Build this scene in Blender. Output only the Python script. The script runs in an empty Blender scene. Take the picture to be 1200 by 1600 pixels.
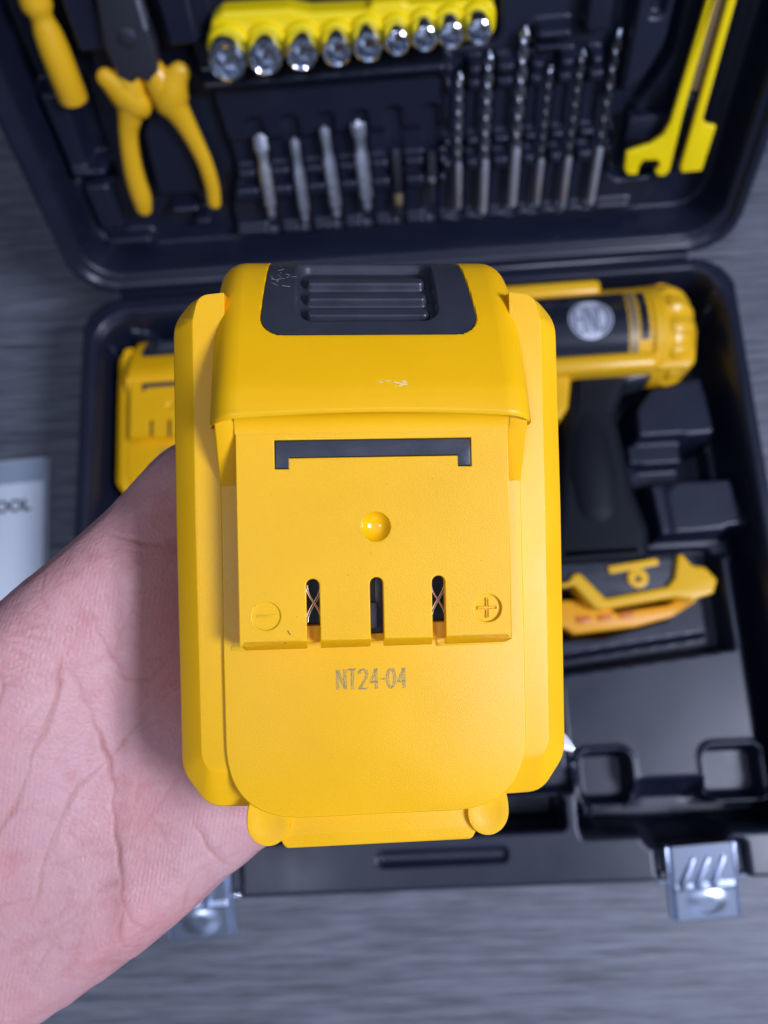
import bpy, bmesh, math, random
import numpy as np
from mathutils import Matrix, Vector, Euler
from mathutils.geometry import delaunay_2d_cdt
S = bpy.context.scene
COL = S.collection
rnd = random.Random(7)
R = math.radians

# ------------------------------------------------------------------ camera, light, exposure
cam = bpy.data.objects.new("camera", bpy.data.cameras.new("camera"))
COL.objects.link(cam)
cam.location = (0, 0, .56)
cam.rotation_euler = (R(13.108), R(2.926), R(-2.797))
cam.data.sensor_width = 36
cam.data.lens = 27.09
cam.data.clip_start, cam.data.clip_end = .01, 50
cam.data.dof.use_dof = True
cam.data.dof.focus_distance = .165
cam.data.dof.aperture_fstop = 12.5
S.camera = cam
w = bpy.data.worlds.new("World")
S.world = w
w.use_nodes = True
bg = w.node_tree.nodes["Background"]
bg.inputs[0].default_value = (.62, .74, 1, 1)
bg.inputs[1].default_value = .10


def lamp(name, loc, aim, size, power, color, size_y=None):
    d = bpy.data.lights.new(name, 'AREA')
    d.shape = 'RECTANGLE' if size_y else 'DISK'
    d.size = size
    if size_y:
        d.size_y = size_y
    d.energy = power
    d.color = color
    o = bpy.data.objects.new(name, d)
    COL.objects.link(o)
    o.location = loc
    o.rotation_euler = (Vector(aim) - Vector(loc)).to_track_quat('-Z', 'Y').to_euler()
    return o


lamp("ceiling_lamp", (.88, -.33, 1.2), (0, .05, .25), .42, 22, (.72, .78, 1))
lamp("second_ceiling_lamp", (-.5, -.5, 2.0), (0, .1, .2), .14, 5, (.70, .77, 1))
lamp("ceiling_bounce", (.2, -.2, 2.5), (.2, -.2, 0), 2.2, 9, (.54, .65, 1), 2.2)
lamp("front_fill", (.25, -1.6, .95), (.1, 0, .15), 1.4, 2.6, (.56, .68, 1), .8)  # soft fill added in front, standing in for bounce off an unseen wall
S.view_settings.view_transform = 'Standard'
S.view_settings.look = 'None'
S.view_settings.exposure = 0
S.view_settings.gamma = 1


# ------------------------------------------------------------------ materials
def mat(name, base, rough=.45, metal=0., noise=0., nscale=40., bump=0., bscale=800., bdist=.0002, sss=0., spec=.5,
        rough_var=0., detail=3., coat=0.):
    m = bpy.data.materials.new(name)
    m.use_nodes = True
    nt = m.node_tree
    b = nt.nodes["Principled BSDF"]
    b.inputs["Base Color"].default_value = (*base, 1)
    b.inputs["Roughness"].default_value = rough
    b.inputs["Metallic"].default_value = metal
    b.inputs["Specular IOR Level"].default_value = spec
    b.inputs["Coat Weight"].default_value = coat
    if sss:
        b.inputs["Subsurface Weight"].default_value = sss
        b.inputs["Subsurface Radius"].default_value = (1, .35, .2) if base[1] < .4 else (1, .45, .04)
        b.inputs["Subsurface Scale"].default_value = .004 if base[1] < .4 else .0022
    tc = nt.nodes.new("ShaderNodeTexCoord")
    if noise or rough_var:
        n = nt.nodes.new("ShaderNodeTexNoise")
        n.inputs["Scale"].default_value = nscale
        n.inputs["Detail"].default_value = 5
        nt.links.new(tc.outputs["Object"], n.inputs["Vector"])
        if noise:
            mx = nt.nodes.new("ShaderNodeMix")
            mx.data_type = 'RGBA'
            mx.inputs[6].default_value = (*[c * (1 - noise) for c in base], 1)
            mx.inputs[7].default_value = (*[min(1, c * (1 + noise)) for c in base], 1)
            nt.links.new(n.outputs["Fac"], mx.inputs[0])
            nt.links.new(mx.outputs[2], b.inputs["Base Color"])
        if rough_var:
            mr = nt.nodes.new("ShaderNodeMapRange")
            mr.inputs[1].default_value, mr.inputs[2].default_value = .3, .7
            mr.inputs[3].default_value, mr.inputs[4].default_value = rough - rough_var, rough + rough_var
            nt.links.new(n.outputs["Fac"], mr.inputs[0])
            nt.links.new(mr.outputs[0], b.inputs["Roughness"])
    if bump:
        n2 = nt.nodes.new("ShaderNodeTexNoise")
        n2.inputs["Scale"].default_value = bscale
        n2.inputs["Detail"].default_value = detail
        nt.links.new(tc.outputs["Object"], n2.inputs["Vector"])
        bp = nt.nodes.new("ShaderNodeBump")
        bp.inputs["Strength"].default_value = bump
        bp.inputs["Distance"].default_value = bdist
        nt.links.new(n2.outputs["Fac"], bp.inputs["Height"])
        nt.links.new(bp.outputs[0], b.inputs["Normal"])
    return m


YEL = (.93, .48, .001)
M = {}
M['yel_smooth'] = mat('yellow_smooth_plastic', YEL, .42, spec=.35, sss=.2, noise=.05, nscale=60, bump=.05, bscale=900, bdist=.0001, rough_var=.06)
M['yel_grain'] = mat('yellow_grained_plastic', YEL, .39, spec=.4, sss=.2, noise=.1, nscale=45, bump=.5, bscale=5200, bdist=.0001, rough_var=.05, detail=1)
M['yel_gloss'] = mat('yellow_polished_plastic', YEL, .16, spec=.6)
M['yel_tool'] = mat('yellow_tool_plastic', (.86, .47, .012), .3, noise=.06, nscale=50)
M['yel_lemon'] = mat('lemon_yellow_plastic', (.95, .70, .0), .34, noise=.04, nscale=50)
M['yel_amber'] = mat('amber_tool_plastic', (.86, .38, .008), .35)
M['yel_dark'] = mat('orange_yellow_plastic', (.6, .17, .01), .4)
M['blk_latch'] = mat('black_latch_plastic', (.030, .033, .045), .36, noise=.2, nscale=150, bump=.15, bscale=1500, rough_var=.08)
M['blk_case'] = mat('black_case_plastic', (.0085, .0115, .026), .36, noise=.15, nscale=25, bump=.2, bscale=700, bdist=.0003, rough_var=.05)
M['blk_rubber'] = mat('black_rubber', (.005, .0065, .011), .6, spec=.22, bump=.3, bscale=900)
M['blk_gloss'] = mat('black_gloss_label', (.010, .012, .022), .22)
M['steel'] = mat('bright_steel', (.74, .78, .86), .1, 1.0, rough_var=.06, nscale=200)
M['bit_steel'] = mat('satin_bit_steel', (.78, .81, .9), .38, .93, rough_var=.08, nscale=300)
M['flute_steel'] = mat('dark_flute_steel', (.22, .24, .28), .3, 1.0)
M['flute_bright'] = mat('bright_flute_steel', (.42, .45, .52), .3, 1.0)
M['dark_steel'] = mat('dark_steel', (.07, .07, .09), .45, .7)
M['zinc'] = mat('zinc_plate', (.60, .67, .82), .3, 1.0)
M['brass'] = mat('brown_blade_guard', (.26, .19, .10), .4, .3)
M['grey_badge'] = mat('grey_blue_print', (.52, .55, .62), .4)
M['dark_print'] = mat('dark_grey_print', (.07, .08, .14), .5)
M['paper'] = mat('white_paper', (.84, .89, .97), .6, noise=.03, nscale=20)
M['paper_grey'] = mat('grey_printed_band', (.36, .43, .52), .6)
M['ink'] = mat('black_ink', (.03, .03, .05), .5)
M['code_ink'] = mat('grey_inkjet_ink', (.27, .21, .10), .6)
M['pcb'] = mat('dark_green_circuit_board', (.008, .02, .012), .4)
M['copper'] = mat('tinned_copper', (.85, .62, .48), .35, .7)
M['nail'] = mat('pale_nail', (.72, .74, .84), .25, coat=.5)
M['scuff'] = mat('pale_scuff', (.55, .55, .55), .6)
M['scuff_y'] = mat('pale_yellow_scuff', (.9, .72, .35), .6)
M['mark'] = mat('dark_smudge', (.06, .03, .005), .6)


def floor_mat():
    m = bpy.data.materials.new("grey_wood_floor")
    m.use_nodes = True
    nt = m.node_tree
    b = nt.nodes["Principled BSDF"]
    tc = nt.nodes.new("ShaderNodeTexCoord")
    mp = nt.nodes.new("ShaderNodeMapping")
    mp.inputs["Scale"].default_value = (12, 260, 1)
    mp.inputs["Rotation"].default_value = (0, 0, R(-2))
    nt.links.new(tc.outputs["Object"], mp.inputs[0])
    n = nt.nodes.new("ShaderNodeTexNoise")
    n.inputs["Scale"].default_value = 1
    n.inputs["Detail"].default_value = 7
    n.inputs["Roughness"].default_value = .62
    n.inputs["Distortion"].default_value = .5
    nt.links.new(mp.outputs[0], n.inputs["Vector"])
    mp2 = nt.nodes.new("ShaderNodeMapping")
    mp2.inputs["Scale"].default_value = (40, 700, 1)
    nt.links.new(tc.outputs["Object"], mp2.inputs[0])
    n2 = nt.nodes.new("ShaderNodeTexNoise")
    n2.inputs["Scale"].default_value = 1
    n2.inputs["Detail"].default_value = 4
    nt.links.new(mp2.outputs[0], n2.inputs["Vector"])
    ad = nt.nodes.new("ShaderNodeMath")
    ad.operation = 'MULTIPLY_ADD'
    ad.inputs[1].default_value = .5
    nt.links.new(n2.outputs["Fac"], ad.inputs[0])
    nt.links.new(n.outputs["Fac"], ad.inputs[2])
    cr = nt.nodes.new("ShaderNodeValToRGB")
    e = cr.color_ramp.elements
    e[0].position, e[0].color = .55, (.060, .064, .080, 1)
    e[1].position, e[1].color = .98, (.215, .223, .262, 1)
    k = e.new(.75)
    k.color = (.128, .134, .160, 1)
    nt.links.new(ad.outputs[0], cr.inputs[0])
    nt.links.new(cr.outputs[0], b.inputs["Base Color"])
    b.inputs["Roughness"].default_value = .5
    bp = nt.nodes.new("ShaderNodeBump")
    bp.inputs["Strength"].default_value = .3
    bp.inputs["Distance"].default_value = .0006
    nt.links.new(ad.outputs[0], bp.inputs["Height"])
    nt.links.new(bp.outputs[0], b.inputs["Normal"])
    return m


M['floor'] = floor_mat()


def skin_mat():
    m = mat('palm_skin', (.60, .33, .28), .5, sss=.12, spec=.35)
    nt = m.node_tree
    b = nt.nodes["Principled BSDF"]
    tc = [n for n in nt.nodes if n.type == 'TEX_COORD'][0]

    def noise(scale, detail=4):
        n = nt.nodes.new("ShaderNodeTexNoise")
        n.inputs["Scale"].default_value = scale
        n.inputs["Detail"].default_value = detail
        nt.links.new(tc.outputs["Object"], n.inputs["Vector"])
        return n

    def ramp(src, p0, c0, p1, c1):
        r = nt.nodes.new("ShaderNodeValToRGB")
        e = r.color_ramp.elements
        e[0].position, e[0].color = p0, (*c0, 1)
        e[1].position, e[1].color = p1, (*c1, 1)
        nt.links.new(src, r.inputs[0])
        return r

    def mix(fac, a, bb, mode='MIX'):
        x = nt.nodes.new("ShaderNodeMix")
        x.data_type = 'RGBA'
        x.blend_type = mode
        for sock, v in ((0, fac), (6, a), (7, bb)):
            if hasattr(v, 'is_output'):
                nt.links.new(v, x.inputs[sock])
            elif sock == 0:
                x.inputs[0].default_value = v
            else:
                x.inputs[sock].default_value = (*v, 1)
        return x.outputs[2]
    n1 = noise(38, 5)
    c = ramp(n1.outputs["Fac"], .34, (.55, .25, .245), .66, (.54, .305, .305)).outputs[0]
    n3 = noise(420, 3)
    n6 = noise(150, 4)
    c = mix(ramp(n6.outputs["Fac"], .52, (0, 0, 0), .72, (.55, .55, .55)).outputs[0], c, (.47, .18, .175))
    c = mix(ramp(n3.outputs["Fac"], .5, (0, 0, 0), .75, (.5, .5, .5)).outputs[0], c, (.58, .35, .31))
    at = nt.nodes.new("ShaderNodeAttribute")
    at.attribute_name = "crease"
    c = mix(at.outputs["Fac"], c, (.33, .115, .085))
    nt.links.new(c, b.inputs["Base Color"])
    # fine skin lines: ridges that run along the palm, bent by noise, and small pores
    mp = nt.nodes.new("ShaderNodeMapping")
    mp.inputs["Rotation"].default_value = (0, 0, R(8))
    nt.links.new(tc.outputs["Object"], mp.inputs[0])
    wv = nt.nodes.new("ShaderNodeTexWave")
    wv.inputs["Scale"].default_value = 330
    wv.inputs["Distortion"].default_value = 5.0
    wv.inputs["Detail"].default_value = 1
    wv.inputs["Detail Scale"].default_value = .12
    nt.links.new(mp.outputs[0], wv.inputs["Vector"])
    vo = nt.nodes.new("ShaderNodeTexVoronoi")
    vo.feature = 'DISTANCE_TO_EDGE'
    vo.inputs["Scale"].default_value = 700
    nt.links.new(tc.outputs["Object"], vo.inputs["Vector"])
    n4 = noise(120, 4)
    a1 = nt.nodes.new("ShaderNodeMath")
    a1.operation = 'MULTIPLY_ADD'
    nt.links.new(wv.outputs["Fac"], a1.inputs[0])
    gr = ramp(noise(28, 2).outputs["Fac"], .42, (.03, .03, .03), .62, (.26, .26, .26))
    nt.links.new(gr.outputs[0], a1.inputs[1])
    nt.links.new(n4.outputs["Fac"], a1.inputs[2])
    a2 = nt.nodes.new("ShaderNodeMath")
    a2.operation = 'ADD'
    nt.links.new(a1.outputs[0], a2.inputs[0])
    nt.links.new(vo.outputs["Distance"], a2.inputs[1])
    bp = nt.nodes.new("ShaderNodeBump")
    bp.inputs["Strength"].default_value = .58
    bp.inputs["Distance"].default_value = .00028
    nt.links.new(a2.outputs[0], bp.inputs["Height"])
    nt.links.new(bp.outputs[0], b.inputs["Normal"])
    return m


M['skin'] = skin_mat()


# ------------------------------------------------------------------ mesh helpers (all shapes given in millimetres)
def raw(name, verts, faces, smooth=True, angle=35):
    me = bpy.data.meshes.new(name)
    v = np.asarray(verts, float) * .001
    me.from_pydata(v.tolist(), [], [tuple(int(i) for i in f) for f in faces])
    me.validate()
    bm = bmesh.new()
    bm.from_mesh(me)
    bmesh.ops.recalc_face_normals(bm, faces=bm.faces)
    bm.to_mesh(me)
    bm.free()
    if smooth:
        me.polygons.foreach_set('use_smooth', [True] * len(me.polygons))
        me.set_sharp_from_angle(angle=R(angle))
    return me


class MB:
    """collects vertices and faces of one mesh, in mm"""

    def __init__(s):
        s.v, s.f = [], []

    def add(s, v, f, mtx=None):
        n = len(s.v)
        v = [tuple(p) for p in v]
        if mtx is not None:
            v = [tuple(mtx @ Vector(p)) for p in v]
        s.v += v
        s.f += [tuple(i + n for i in q) for q in f]
        return s

    def mesh(s, me, mtx=None):
        v = [tuple(x.co * 1000) for x in me.vertices]
        return s.add(v, [tuple(p.vertices) for p in me.polygons], mtx)

    def loft(s, rings, closed=True, caps=(True, True)):
        n = len(rings[0])
        b = len(s.v)
        for r in rings:
            s.v += [tuple(p) for p in r]
        for i in range(len(rings) - 1):
            for j in range(n if closed else n - 1):
                k = (j + 1) % n
                s.f.append((b + i * n + j, b + i * n + k, b + (i + 1) * n + k, b + (i + 1) * n + j))
        if caps[0]:
            s.f.append(tuple(range(b, b + n)))
        if caps[1]:
            q = b + (len(rings) - 1) * n
            s.f.append(tuple(range(q, q + n)))
        return s

    def lathe(s, prof, o=(0, 0, 0), axis=(0, 0, 1), n=32, fr=None, caps=(True, True)):
        """prof: (distance along axis, radius); fr(angle, i) scales the radius"""
        q = Vector((0, 0, 1)).rotation_difference(Vector(axis).normalized())
        rings = []
        for i, (z, r) in enumerate(prof):
            rg = []
            for k in range(n):
                a = 2 * math.pi * k / n
                rr = r * (fr(a, i) if fr else 1)
                rg.append(tuple(q @ Vector((rr * math.cos(a), rr * math.sin(a), z)) + Vector(o)))
            rings.append(rg)
        return s.loft(rings, True, caps)

    def tube(s, path, n=16, flat=1.0, twist=None, up=(0, 0, 1), cap=True):
        """path: (x, y, z, radius), round ends"""
        P = [Vector(p[:3]) for p in path]
        rings = []
        for i, p in enumerate(P):
            t = (P[min(i + 1, len(P) - 1)] - P[max(i - 1, 0)]).normalized()
            a = Vector(up).cross(t)
            if a.length < 1e-3:
                a = Vector((1, 0, 0)).cross(t)
            a.normalize()
            b = t.cross(a).normalized()
            r = path[i][3]
            ends = []
            if i == 0 and cap:
                ends = [(-.95, .3), (-.7, .71), (-.3, .95)]
            rg = lambda rad, off: [tuple(p + t * off + (a * math.cos(2 * math.pi * k / n) + b * flat * math.sin(2 * math.pi * k / n)) * rad) for k in range(n)]
            for o, sc in ends:
                rings.append(rg(r * sc, o * r))
            rings.append(rg(r, 0))
            if i == len(P) - 1 and cap:
                for o, sc in [(.3, .95), (.7, .71), (.95, .3)]:
                    rings.append(rg(r * sc, o * r))
        return s.loft(rings)

    def box(s, x0, x1, y0, y1, z0, z1, bev=.6, seg=2, mtx=None):
        bm = bmesh.new()
        bmesh.ops.create_cube(bm, size=1)
        for v in bm.verts:
            v.co = Vector(((x0 + x1) / 2 + v.co.x * (x1 - x0), (y0 + y1) / 2 + v.co.y * (y1 - y0), (z0 + z1) / 2 + v.co.z * (z1 - z0)))
        if bev:
            bmesh.ops.bevel(bm, geom=list(bm.edges), offset=bev, segments=seg, affect='EDGES', profile=.5)
        bm.verts.index_update()
        v = [tuple(x.co) for x in bm.verts]
        f = [tuple(q.index for q in p.verts) for p in bm.faces]
        bm.free()
        return s.add(v, f, mtx)

    def ball(s, c, r, n=14, sc=(1, 1, 1)):
        prof = [(-r * math.cos(math.pi * i / n), max(1e-3, r * math.sin(math.pi * i / n))) for i in range(n + 1)]
        t = MB().lathe(prof, n=20)
        return s.add([(c[0] + x * sc[0], c[1] + y * sc[1], c[2] + z * sc[2]) for x, y, z in t.v], t.f)

    def build(s, name, material, parent=None, mtx=None, smooth=True, angle=35):
        return obj(name, raw(name, s.v, s.f, smooth, angle), material, parent, mtx)


def obj(name, me, material, parent=None, mtx=None):
    o = bpy.data.objects.new(name, me)
    COL.objects.link(o)
    me.materials.clear()
    me.materials.append(M[material])
    if parent is not None:
        o.parent = parent
    if mtx is not None:
        o.matrix_local = mtx
    return o


def empty(name, mtx=None):
    o = bpy.data.objects.new(name, None)
    o.empty_display_size = .02
    COL.objects.link(o)
    if mtx is not None:
        o.matrix_world = mtx
    return o


def tag(o, label=None, cat=None, group=None, kind=None):
    for k, v in (('label', label), ('category', cat), ('group', group), ('kind', kind)):
        if v:
            o[k] = v
    return o


def copy_tree(o, parent=None):
    c = o.copy()
    COL.objects.link(c)
    if parent is not None:
        mi = o.matrix_local.copy()
        c.parent = parent
        c.matrix_local = mi
    for ch in list(o.children):
        copy_tree(ch, c)
    return c


def round_poly(pts, seg=6, r=2.):
    """polygon with rounded corners; pts (x, y) or (x, y, radius)"""
    out = []
    n = len(pts)
    for i in range(n):
        p = Vector(pts[i][:2])
        a, b = Vector(pts[i - 1][:2]), Vector(pts[(i + 1) % n][:2])
        rr = pts[i][2] if len(pts[i]) > 2 else r
        u, v = (a - p), (b - p)
        lu, lv = u.length, v.length
        if rr <= 1e-6:
            out += [tuple(p)] * 1
            continue
        u.normalize()
        v.normalize()
        ang = u.angle(v)
        d = min(rr / max(math.tan(ang / 2), 1e-4), lu * .49, lv * .49)
        p0, p1 = p + u * d, p + v * d
        for k in range(seg + 1):
            t = k / seg
            out.append(tuple((1 - t) ** 2 * p0 + 2 * t * (1 - t) * p + t * t * p1))
    return out


def extrude(polys, z0, z1, bevel=.3, res=2):
    """a plate from closed outlines (the first the outside, further ones holes) with rounded edges"""
    cu = bpy.data.curves.new("outline", 'CURVE')
    cu.dimensions = '2D'
    cu.fill_mode = 'BOTH'
    k = .001
    cu.extrude = max(1e-6, ((z1 - z0) / 2 - bevel) * k)
    cu.bevel_depth = bevel * k
    cu.bevel_resolution = res
    cu.offset = -bevel * k
    for pl in polys:
        sp = cu.splines.new('POLY')
        sp.points.add(len(pl) - 1)
        for q, p in zip(sp.points, pl):
            q.co = (p[0] * k, p[1] * k, 0, 1)
        sp.use_cyclic_u = True
    t = bpy.data.objects.new("outline", cu)
    COL.objects.link(t)
    dg = bpy.context.evaluated_depsgraph_get()
    me = bpy.data.meshes.new_from_object(t.evaluated_get(dg))
    bpy.data.objects.remove(t)
    bpy.data.curves.remove(cu)
    bm = bmesh.new()
    bm.from_mesh(me)
    bmesh.ops.remove_doubles(bm, verts=bm.verts, dist=1e-6)
    for v in bm.verts:
        v.co.z += (z0 + z1) / 2 * k
    bm.to_mesh(me)
    bm.free()
    me.materials.clear()
    me.polygons.foreach_set('use_smooth', [True] * len(me.polygons))
    me.set_sharp_from_angle(angle=R(40))
    for p in me.polygons:
        if abs(p.normal.z) > .9995:
            p.use_smooth = False
    return me


def circle(cx, cy, r, n=28):
    return [(cx + r * math.cos(2 * math.pi * k / n), cy + r * math.sin(2 * math.pi * k / n)) for k in range(n)]


# signed distances on numpy grids, for the blow-moulded case
def sd_box(x, y, x0, x1, y0, y1, r=4.):
    qx = np.abs(x - (x0 + x1) / 2) - (x1 - x0) / 2 + r
    qy = np.abs(y - (y0 + y1) / 2) - (y1 - y0) / 2 + r
    return np.minimum(np.maximum(qx, qy), 0) + np.hypot(np.maximum(qx, 0), np.maximum(qy, 0)) - r


def sd_poly(x, y, pts, r=0.):
    pts = np.asarray(pts, float)
    d = np.full(x.shape, 1e18)
    ins = np.zeros(x.shape, bool)
    n = len(pts)
    for i in range(n):
        a, b = pts[i], pts[(i + 1) % n]
        e = b - a
        wx, wy = x - a[0], y - a[1]
        t = np.clip((wx * e[0] + wy * e[1]) / (e @ e), 0, 1)
        d = np.minimum(d, (wx - e[0] * t) ** 2 + (wy - e[1] * t) ** 2)
        c = ((a[1] > y) != (b[1] > y)) & (x < (b[0] - a[0]) * (y - a[1]) / (b[1] - a[1] + 1e-12) + a[0])
        ins ^= c
    return np.where(ins, -np.sqrt(d), np.sqrt(d)) - r


def sd_seg(x, y, x0, y0, x1, y1, r):
    ex, ey = x1 - x0, y1 - y0
    t = np.clip(((x - x0) * ex + (y - y0) * ey) / (ex * ex + ey * ey), 0, 1)
    return np.hypot(x - x0 - ex * t, y - y0 - ey * t) - r


def step(d, wd=4.):
    t = np.clip(.5 - d / wd, 0, 1)
    return t * t * (3 - 2 * t)


def put(h, d, z, wd=4.):
    k = step(d, wd)
    return h * (1 - k) + z * k


def grid_mesh(name, xs, ys, h, smooth=True):
    nx, ny = len(xs), len(ys)
    X, Y = np.meshgrid(xs, ys)
    v = np.stack([X, Y, h], -1).reshape(-1, 3) * .001
    i = np.arange(nx * ny).reshape(ny, nx)
    f = np.stack([i[:-1, :-1], i[:-1, 1:], i[1:, 1:], i[1:, :-1]], -1).reshape(-1, 4)
    me = bpy.data.meshes.new(name)
    me.vertices.add(len(v))
    me.vertices.foreach_set('co', v.astype(np.float32).ravel())
    me.loops.add(f.size)
    me.loops.foreach_set('vertex_index', f.astype(np.int32).ravel())
    me.polygons.add(len(f))
    me.polygons.foreach_set('loop_start', np.arange(0, f.size, 4, dtype=np.int32))
    me.polygons.foreach_set('use_smooth', np.full(len(f), smooth))
    me.update()
    me.validate()
    return me


def mm(x, y, z):
    return Vector((x * .001, y * .001, z * .001))


# ------------------------------------------------------------------ floor
fl = MB().add([(-1500, -1500, 0), (1500, -1500, 0), (1500, 1500, 0), (-1500, 1500, 0)], [(0, 1, 2, 3)]).build('floor', 'floor', smooth=False)
tag(fl, kind='structure')

# ------------------------------------------------------------------ tool case: tray
case = empty('tool_case', Matrix.Translation((0, .09, 0)))
tag(case, 'open black plastic tool case with moulded tray, raised lid and metal latches', 'tool case')
CI = Matrix.Translation((0, -.09, 0))       # children keep world coordinates

xs = np.arange(-232, 236, 1.3)
ys = np.arange(-121, 290, 1.3)
X, Y = np.meshgrid(xs, ys)
h = np.full(X.shape, 70.)
out = sd_box(X, Y, -228, 231, -115, 284, 28)
inner = sd_box(X, Y, -213, 217, -84, 267, 22)
h = put(h, sd_box(X, Y, -217, 221, -88, 271, 24), 66, 3)
h = put(h, inner, 24, 5)
plat = sd_box(X, Y, -206, 205, -72, 256, 14)
h = put(h, plat, 51, 5)
# back corner shelves
h = put(h, np.maximum(sd_box(X, Y, 176, 216, 236, 266, 18), -sd_box(X, Y, 100, 208, 200, 258, 22)), 62, 5)
h = put(h, np.maximum(sd_box(X, Y, -212, -172, 236, 266, 18), -sd_box(X, Y, -204, -100, 200, 258, 22)), 62, 5)
# pocket of the spare battery, pockets of the drill
h = put(h, sd_box(X, Y, -208, -118, 118, 263, 8), 22, 5)
h = put(h, sd_box(X, Y, -95, 212, 192, 272, 12), 18, 6)
h = put(h, sd_poly(X, Y, [(60, 210), (170, 205), (150, 180), (158, 90), (150, 60), (70, 60)], 3), 18, 6)
# blocks right of the grip
h = put(h, sd_poly(X, Y, [(158, 182), (168, 194), (202, 201), (206, 162), (156, 161)], 2), 54, 5)
h = put(h, sd_box(X, Y, 148, 186, 143, 160, 2), 44, 4)
h = put(h, sd_box(X, Y, 147, 186, 129, 143, 2), 33, 4)
h = put(h, sd_box(X, Y, 186, 209, 128, 158, 3), 10, 4)
h = put(h, sd_poly(X, Y, [(171, 122), (178, 128), (212, 128), (216, 97), (172, 94)], 2), 53, 5)
h = put(h, sd_box(X, Y, 148, 212, 78, 92, 2), 36, 4)
# foot pocket with a groove round its floor
h = put(h, sd_poly(X, Y, [(0, 84), (196, 84), (197, 19), (92, 9), (0, 2)], 1), 30, 4)
h = put(h, sd_poly(X, Y, [(0, 80), (186, 80), (186, 27), (92, 17), (0, 10)], 0), 46, 4)
h = put(h, sd_poly(X, Y, [(40, 82), (150, 82), (170, 70), (160, 40), (118, 30), (40, 30)], 0), 22, 5)
h = put(h, sd_box(X, Y, -206, 88, -92, -50, 3), 70, 4)
# front platform: lips and pockets
h = put(h, np.abs(sd_seg(X, Y, 89, -48, 94, -78, 1)) - 1.5, 56, 3)
for x0, x1 in ((94, 124), (171, 205)):
    h = put(h, sd_box(X, Y, x0 - 3, x1 + 3, -76, -40, 8), 54.5, 3)
    h = put(h, sd_box(X, Y, x0, x1, -73, -43, 6), 34, 6)
h = put(h, sd_box(X, Y, 100, 206, -85, -77, 3), 26, 4)
h = put(h, sd_box(X, Y, 128, 167, -90, -66, 6), 26, 18)
h = put(h, sd_box(X, Y, -200, 86, -62, 2, 6), 58, 5)
h = put(h, sd_box(X, Y, 20, 78, -82, -66, 3), 26, 4)
h = put(h, sd_box(X, Y, -180, 8, -82, -66, 3), 26, 4)
# shallow slot in the front rim, notches by the latches
h = put(h, sd_box(X, Y, -33, 43, -99, -92, 3.5), 66.5, 2.5)
for x0 in (129, -168):
    h = put(h, sd_box(X, Y, x0 + 4, x0 + 47, -130, -96, 2), 50, 3)
    h = put(h, sd_box(X, Y, x0, x0 + 8, -112, -95, 4), 62, 3)
    h = put(h, sd_box(X, Y, x0 + 42, x0 + 52, -120, -93, 4), 62, 3)
h = put(h, -out, 4, 4)
tray = obj('tray', grid_mesh('tray', xs, ys, h), 'blk_case', case, CI)

# ------------------------------------------------------------------ tool case: lid (its own frame: x along the hinge, y up the lid, z out of it)
LA = R(112)
LID = Matrix(((1, 0, 0, 0), (0, -math.cos(LA), -math.sin(LA), .2853), (0, math.sin(LA), -math.cos(LA), .0715), (0, 0, 0, 1)))
xs = np.arange(-232, 234, 1.3)
ys = np.arange(-3, 335, 1.3)
X, Y = np.meshgrid(xs, ys)
h = np.zeros(X.shape)
out = sd_box(X, Y, -229, 230, 0, 331, 28)
h = put(h, sd_box(X, Y, -221, 222, 7, 324, 24), -4, 3)
h = put(h, sd_box(X, Y, -214, 215, 14, 317, 22), -34, 6)
# raised middle for the bits, with ledge below
h = put(h, sd_box(X, Y, -112, 172, 20, 330, 5), -27, 5)
h = put(h, sd_box(X, Y, -112, 160, 23, 29, 3), -22, 4)
# flat panel under the sockets with a ridge along its top
h = put(h, sd_box(X, Y, -116, 36, 92, 132, 5), -21, 5)
h = put(h, sd_box(X, Y, -113, 33, 90, 122, 4), -25, 4)
h = put(h, sd_box(X, Y, -118, 34, 126, 131, 2.5), -16, 3)
# socket well
h = put(h, sd_box(X, Y, -100, 64, 136, 178, 6), -33, 5)
# ribs that carry bits and drills, with notches
bit_s = [-84, -62, -40, -19, 2, 24.5]
dr_s = [42, 59, 78.5, 95, 112.5, 131.5]


def rib(h, x0, x1, y0, y1, z):
    d = sd_box(X, Y, x0, x1, y0, y1, 2)
    n = np.full(X.shape, 1e9)
    for s in bit_s + dr_s:
        n = np.minimum(n, np.abs(X - s) - 4.2)
    return put(h, np.maximum(d, -n), z, 3)


h = rib(h, -112, 34, 66, 73, -20)
h = rib(h, -112, 34, 52, 61, -19)
h = rib(h, 32, 145, 62, 70, -18)
h = rib(h, 32, 145, 78, 83, -20)
h = rib(h, 34, 128, 112, 119, -19)
h = put(h, np.maximum(sd_box(X, Y, 36, 124, 122, 128, 2), 0 - 0 * X), -16, 3)
h = rib(h, 36, 124, 122, 128, -16)
for s in bit_s + dr_s:
    h = put(h, sd_box(X, Y, s - 4.5, s + 4.5, 24 if s < 30 else 26, 103 if s < 30 else 130, 3), -28.5, 3)
h = put(h, sd_box(X, Y, 84, 104, 132, 136, 2), -17, 3)
h = put(h, sd_box(X, Y, 84, 104, 139, 145, 2), -14, 3)
# pads in the upper right
h = put(h, sd_box(X, Y, 110, 126, 140, 330, 4), -16, 4)
h = put(h, sd_poly(X, Y, [(138, 108), (148, 116), (158, 140), (160, 330), (138, 330)], 2), -13, 5)
h = put(h, sd_box(X, Y, 145, 152, 148, 330, 2), -18, 3)
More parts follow.
